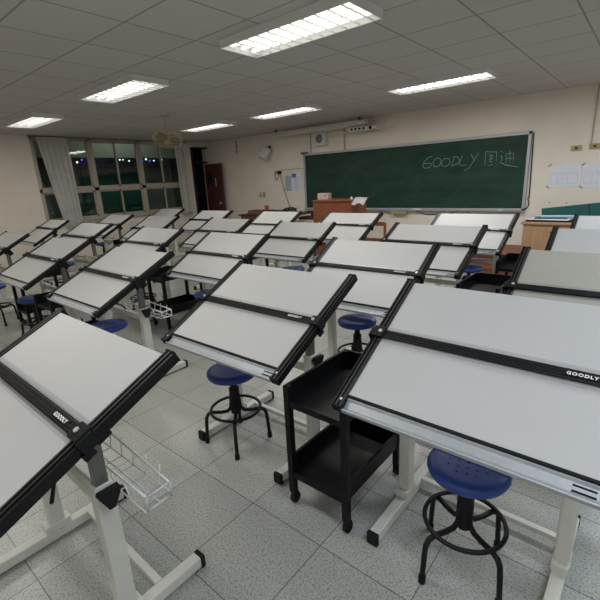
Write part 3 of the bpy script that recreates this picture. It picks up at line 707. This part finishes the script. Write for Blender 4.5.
# bracket carried under the board (rebuilt height per table through its z offset)
b = MB(); b.box((0, 0, 0), (2 * CX + .10, .045, .03), bev=.003)
for s in (-1, 1): b.box((s * CX, .0, -.04), (.05, .05, .08), bev=.004)
b.build('tilt_bracket', M['black'], proto)
# wire basket (only some tables)
b = MB(); x0, x1, ya, yb, z0, z1 = -.14, .46, .045, .165, .515, .59
def rect(x, k=.006):
    b.tube([(x, ya, z1), (x, ya + .01, z0), (x, yb - .01, z0), (x, yb, z1)], .0028, None, 5)
for yy in (ya, yb): b.tube([(x0, yy, z1), (x1, yy + (0.02 if yy == ya else -.02), z1 - .015)], .0045, None, 6)
b.tube([(x1, ya + .02, z1 - .015), (x1, yb - .02, z1 - .015)], .0045, None, 6)
b.tube([(x1, ya + .02, z0 + .012), (x1, yb - .02, z0 + .012)], .0045, None, 6)
for yy in (ya + .012, .107, yb - .012): b.tube([(x0, yy, z0), (x1, yy, z0 + .01)], .003, None, 5)
for k in range(7): rect(x0 + k * (x1 - x0) / 7.0)
b.tube([(x1, ya + .02, z1 - .015), (x1, ya + .02, z0 + .012)], .0045, None, 6); b.tube([(x1, yb - .02, z1 - .015), (x1, yb - .02, z0 + .012)], .0045, None, 6)
b.build('wire_basket', M['chrome'], proto)

FIT = {
 'D1': (-1.564, 1.763, .974, 27.7, -.2, .54), 'D2': (-.378, 1.724, .995, 29.9, -.6, .51), 'D3': (-1.506, .636, .969, 25.4, -.5, .485), 'D4': (-3.156, 1.743, .989, 26.4, -.5, .53),
 'D5': (-3.196, 2.828, .979, 29.9, 0, .54), 'D6': (-1.521, 2.759, .996, 29.8, .8, .50), 'D8': (-3.276, 4.044, .958, 29.3, .2, .52), 'D9': (-1.52, 3.843, .999, 27.2, -.5, .47),
 'D11': (-3.219, 5.067, .983, 27.3, .5, .48), 'D12': (-1.514, 4.934, 1.003, 27.3, -.2, .50), 'L1': (-4.572, 1.762, 1.0, 27.7, -.2, .51), 'L2': (-6.53, 1.86, .968, 28.2, .1, .5),
 'L3': (-8.255, 3.061, .982, 29.6, -1.0, .40), 'L4': (-5.954, 2.681, 1.024, 27.8, .5, .5), 'L5': (-7.684, 3.953, 1.001, 27.7, 0, .5), 'L6': (-6.278, 3.962, .999, 28.0, .1, .6),
 'L7': (-8.09, 5.342, .995, 28.3, .2, .5), 'L8': (-4.554, 2.822, .986, 28.6, -.2, .48), 'L9': (-6.264, 5.085, .993, 27.7, .2, .5), 'L10': (-4.651, 4.016, .981, 27.8, .3, .52),
 'L13': (-4.81, 5.281, .970, 28.5, .3, .6), 'R1': (-.14, 5.014, .99, 28.3, .1, .5), 'R2': (-.152, 3.937, .99, 28.5, .5, .55), 'R3': (-.111, 2.71, 1.012, 29.3, .3, .52)}
BASKET = {'D4', 'D3', 'D8', 'L4'}
ROW = {1: 'in the row nearest the chalkboard', 2: 'in the second row from the chalkboard', 3: 'in the third row from the chalkboard', 4: 'in the fourth row from the chalkboard'}
COL = {1: 'in the column beside the windows', 2: 'in the second column from the windows', 3: 'in the third column from the windows', 4: 'in the fourth column from the windows', 5: 'in the fifth column from the windows', 6: 'in the column furthest from the windows'}
GRID = {'L7': (1, 1), 'L9': (1, 2), 'L13': (1, 3), 'D11': (1, 4), 'D12': (1, 5), 'R1': (1, 6), 'L5': (2, 1), 'L6': (2, 2), 'L10': (2, 3), 'D8': (2, 4), 'D9': (2, 5), 'R2': (2, 6),
        'L3': (3, 1), 'L4': (3, 2), 'L8': (3, 3), 'D5': (3, 4), 'D6': (3, 5), 'R3': (3, 6), 'L2': (4, 2), 'L1': (4, 3), 'D4': (4, 4), 'D1': (4, 5), 'D2': (4, 6)}
def tlabel(k):
    if k == 'D3': return 'nearest white drafting table, cut off at the lower left corner'
    if k == 'D1': return 'white tilted drafting table above the large blue stool and beside the black cart'
    if k == 'D2': return 'large white drafting table cut off at the lower right corner, nearest the black cart'
    if k == 'D4': return 'white drafting table with a wire basket sticking out from its post'
    r_, c_ = GRID[k]
    return 'white drafting table %s, %s' % (ROW[r_].replace('from the chalkboard', 'from chalkboard'), COL[c_])
first = True
def place_table(o, key):
    x, y_, z, t, yw, v = FIT[key]
    t = R(t)
    o.location = (x + math.sin(R(yw)) * .225, y_ - .225, 0); o.rotation_euler = (0, 0, R(yw))
    o['label'] = tlabel(key)
    zb = z - .225 * math.tan(t) - .026 / math.cos(t)
    for c in kids(o):
        n = c.name.split('.')[0]
        if n in TILT:
            c.rotation_euler = (t, 0, 0); c.location = (0, .225, z)
            if n == 'straightedge':
                c.location = (0, .225 - v * D * math.cos(t), z - v * D * math.sin(t))
        elif n == 'tilt_bracket': c.location = (0, 0, zb - .018); c.rotation_euler = (t, 0, 0)
        elif n == 'inner_post': c.location = (0, 0, zb - .80)
keys = list(FIT)
protos = {}
objs = {}
for k in keys:
    sk = () if k in BASKET else ('wire_basket',)
    objs[k] = copy_tree(proto, None, sk)
    place_table(objs[k], k)
    if k == 'R3':
        for c in kids(objs[k]):
            if c.name.startswith('drawing_board'): c.data = c.data.copy(); c.data.materials[0] = M['beige']
def kill(o):
    for c in kids(o): kill(c)
    bpy.data.objects.remove(o)
kill(proto)

# ------------------------------------------------------------------ stools
st = thing('stool', 'x', 'stool', (0, 0, 0), 0, 'round blue stools at the drafting tables')
b = MB(); b.mi(M['blue'])
b.lathe([(0, .466), (.105, .466), (.130, .464), (.140, .456), (.143, .443), (.137, .428), (.118, .420), (0, .420)], M['blue'], 40)
for q in range(-2, 3):
    for w_ in range(-2, 3):
        if abs(q) + abs(w_) < 4: b.cyl((q * .032, w_ * .032, .4655), (q * .032, w_ * .032, .4668), .0042, M['bluehole'], 8)
b.build('seat', M['blue'], st)
b = MB(); b.cyl((0, 0, .30), (0, 0, .415), .020); b.cyl((0, 0, .19), (0, 0, .345), .030); b.cyl((0, 0, .400), (0, 0, .422), .06); b.build('pedestal', M['black'], st)
for k in range(4):
    a = PI / 4 + k * PI / 2 + R(4); c_, s_ = math.cos(a), math.sin(a)
    prof = [(.022, .30), (.024, .25), (.030, .215), (.050, .196), (.09, .193), (.135, .197), (.160, .189), (.173, .168), (.177, .13), (.181, .07), (.185, .012)]
    lg = MB().tube([(r_ * c_, r_ * s_, z_) for r_, z_ in prof], .0105, None, 8).build('leg', M['black'], st)
    MB().cyl((.183 * c_, .183 * s_, .03), (.185 * c_, .185 * s_, 0), .0135, None, 10).build('foot_tip', M['rubber'], lg)
b = MB(); b.tube([(.143 * math.cos(a * PI / 20), .143 * math.sin(a * PI / 20), .213) for a in range(40)], .0085, None, 8, True); b.build('foot_ring', M['black'], st)
ST = [(-1.700, 1.375, -4, 'large blue stool in full view under the tilted table beside the black cart'),
      (-1.555, 2.47, -4, 'blue stool seen between two tables just above the black cart'),
      (-.375, 1.33, 12, 'blue stool partly hidden below the tray of the lower right table'),
      (-3.142, 1.366, 20, 'blue stool below the table with the wire basket'),
      (-4.70, 1.36, -4, 'blue stool beside the footring and legs near the left end table'),
      (-6.53, 2.38, 41, 'blue stool under the table in the second column from windows, third row'),
      (-5.78, 1.28, 41, 'blue stool at the far left edge behind a white table stand'),
      (-3.20, 2.40, 35, 'blue stool tucked under the middle table, its seat just showing beside a white tray'),
      (-3.195, 3.66, 15, 'blue stool under the second row table in the fourth column from windows'),
      (-1.446, 4.60, 5, 'blue stool under the first row table before the wooden step'),
      (-8.27, 3.80, 41, 'dark blue stool by the windows, behind the second row tables'),
      (-4.56, 2.46, 60, 'blue stool whose footring shows behind the basket table')]
for i, (x, y_, a, lab) in enumerate(ST):
    o = st if i == 0 else copy_tree(st)
    o.location = (x, y_, 0); o.rotation_euler = (0, 0, R(a)); o['label'] = lab

# ------------------------------------------------------------------ carts
ct = thing('utility_cart', 'x', 'cart', (0, 0, 0), 0, 'black two tier carts between the tables')
WX, WYc, HZ = .32, .48, .62
def tray(z, hside, name):
    b = MB()
    b.box((0, 0, z), (WX - .01, WYc - .01, .008))
    b.box((-WX / 2 + .004, 0, z + hside / 2), (.006, WYc, hside)); b.box((WX / 2 - .004, 0, z + hside / 2), (.006, WYc, hside))
    b.box((0, WYc / 2 - .004, z + hside / 2), (WX, .006, hside)); b.box((0, -WYc / 2 + .004, z - .004), (WX, .006, .03))
    b.box((-WX / 2 + .006, 0, z + hside), (.014, WYc, .006), bev=.002); b.box((WX / 2 - .006, 0, z + hside), (.014, WYc, .006), bev=.002); b.box((0, WYc / 2 - .006, z + hside), (WX, .014, .006), bev=.002)
    return b.build(name, M['cart'], ct)
tray(.535, .08, 'top_tray'); tray(.17, .08, 'bottom_tray')
for sx_ in (-1, 1):
    for sy_ in (-1, 1):
        x, y_ = sx_ * (WX / 2 - .012), sy_ * (WYc / 2 - .012)
        b = MB(); b.box((x, y_ , .34), (.030, .030, .55), bev=.002); b.build('post', M['cart'], ct)
        cs = MB(); cs.cyl((x, y_, .07), (x, y_, .045), .012); cs.box((x, y_ + .008, .05), (.032, .03, .012), bev=.003)
        cs.box((x - .015, y_ + .008, .035), (.003, .025, .035)); cs.box((x + .015, y_ + .008, .035), (.003, .025, .035))
        cso = cs.build('caster', M['rubber'], ct)
        MB().cyl((x - .011, y_ + .008, .025), (x + .011, y_ + .008, .025), .025, None, 18).build('wheel', M['rubber'], cso)
CT = [(-.962, 1.42, 0, 'nearest black two tier cart between the two largest front tables'),
      (-.945, 3.47, 0, 'black cart between the second row tables of the two columns furthest from windows'),
      (-.94, 4.52, 2, 'black cart next to the first row table, beside the wooden cabinet'),
      (-3.90, 1.42, 3, 'black cart mostly hidden behind the nearest lower left table'),
      (-3.90, 2.50, -2, 'black cart with open shelves behind the wire basket, in the third row'),
      (-3.93, 3.60, 2, 'black cart in the middle between second row tables'),
      (-7.02, 3.72, 0, 'black cart near the windows beside the second row tables'),
      (-5.40, 1.66, 0, 'black cart between the tables in the fourth row near windows'),
      (-.94, 2.44, 0, 'black cart beside the large third row tables, right behind the nearest cart')]
for i, (x, y_, a, lab) in enumerate(CT):
    o = ct if i == 0 else copy_tree(ct)
    o.location = (x, y_, 0); o.rotation_euler = (0, 0, R(a)); o['label'] = lab

# ------------------------------------------------------------------ added fill light for the green panel and beam outside
ld = bpy.data.lights.new('outside_fill', 'POINT'); ld.energy = 75; ld.color = (.8, 1, .95); ld.shadow_soft_size = .3
lo = bpy.data.objects.new('outside_fill', ld); C.objects.link(lo); lo.location = (-10.7, 6.2, 3.3)

wd = bpy.data.worlds.new('World'); bpy.context.scene.world = wd; wd.use_nodes = True
wd.node_tree.nodes['Background'].inputs[0].default_value = (.030, .028, .026, 1); wd.node_tree.nodes['Background'].inputs[1].default_value = .6

# ------------------------------------------------------------------ camera
yaw, pitch, roll, fpx = R(40.344), R(16.173), R(-2.906), 413.79
cyw, syw, cp, sp_ = math.cos(yaw), math.sin(yaw), math.cos(pitch), math.sin(pitch)
f_ = Vector((-syw * cp, cyw * cp, -sp_)); r_ = Vector((cyw, syw, 0)); u_ = r_.cross(f_)
r2 = r_ * math.cos(roll) + u_ * math.sin(roll); u2 = -r_ * math.sin(roll) + u_ * math.cos(roll)
cam = bpy.data.cameras.new('camera'); cam.sensor_width = 36; cam.lens = fpx * 36 / 600; cam.clip_start = .02
co = bpy.data.objects.new('camera', cam); C.objects.link(co)
mw = Matrix((r2, u2, -f_)).transposed().to_4x4(); mw.translation = (0, 0, 1.47); co.matrix_world = mw
bpy.context.scene.camera = co
vs = bpy.context.scene.view_settings
vs.view_transform = 'Standard'; vs.look = 'None'; vs.gamma = 1; vs.use_curve_mapping = False; vs.exposure = -.88
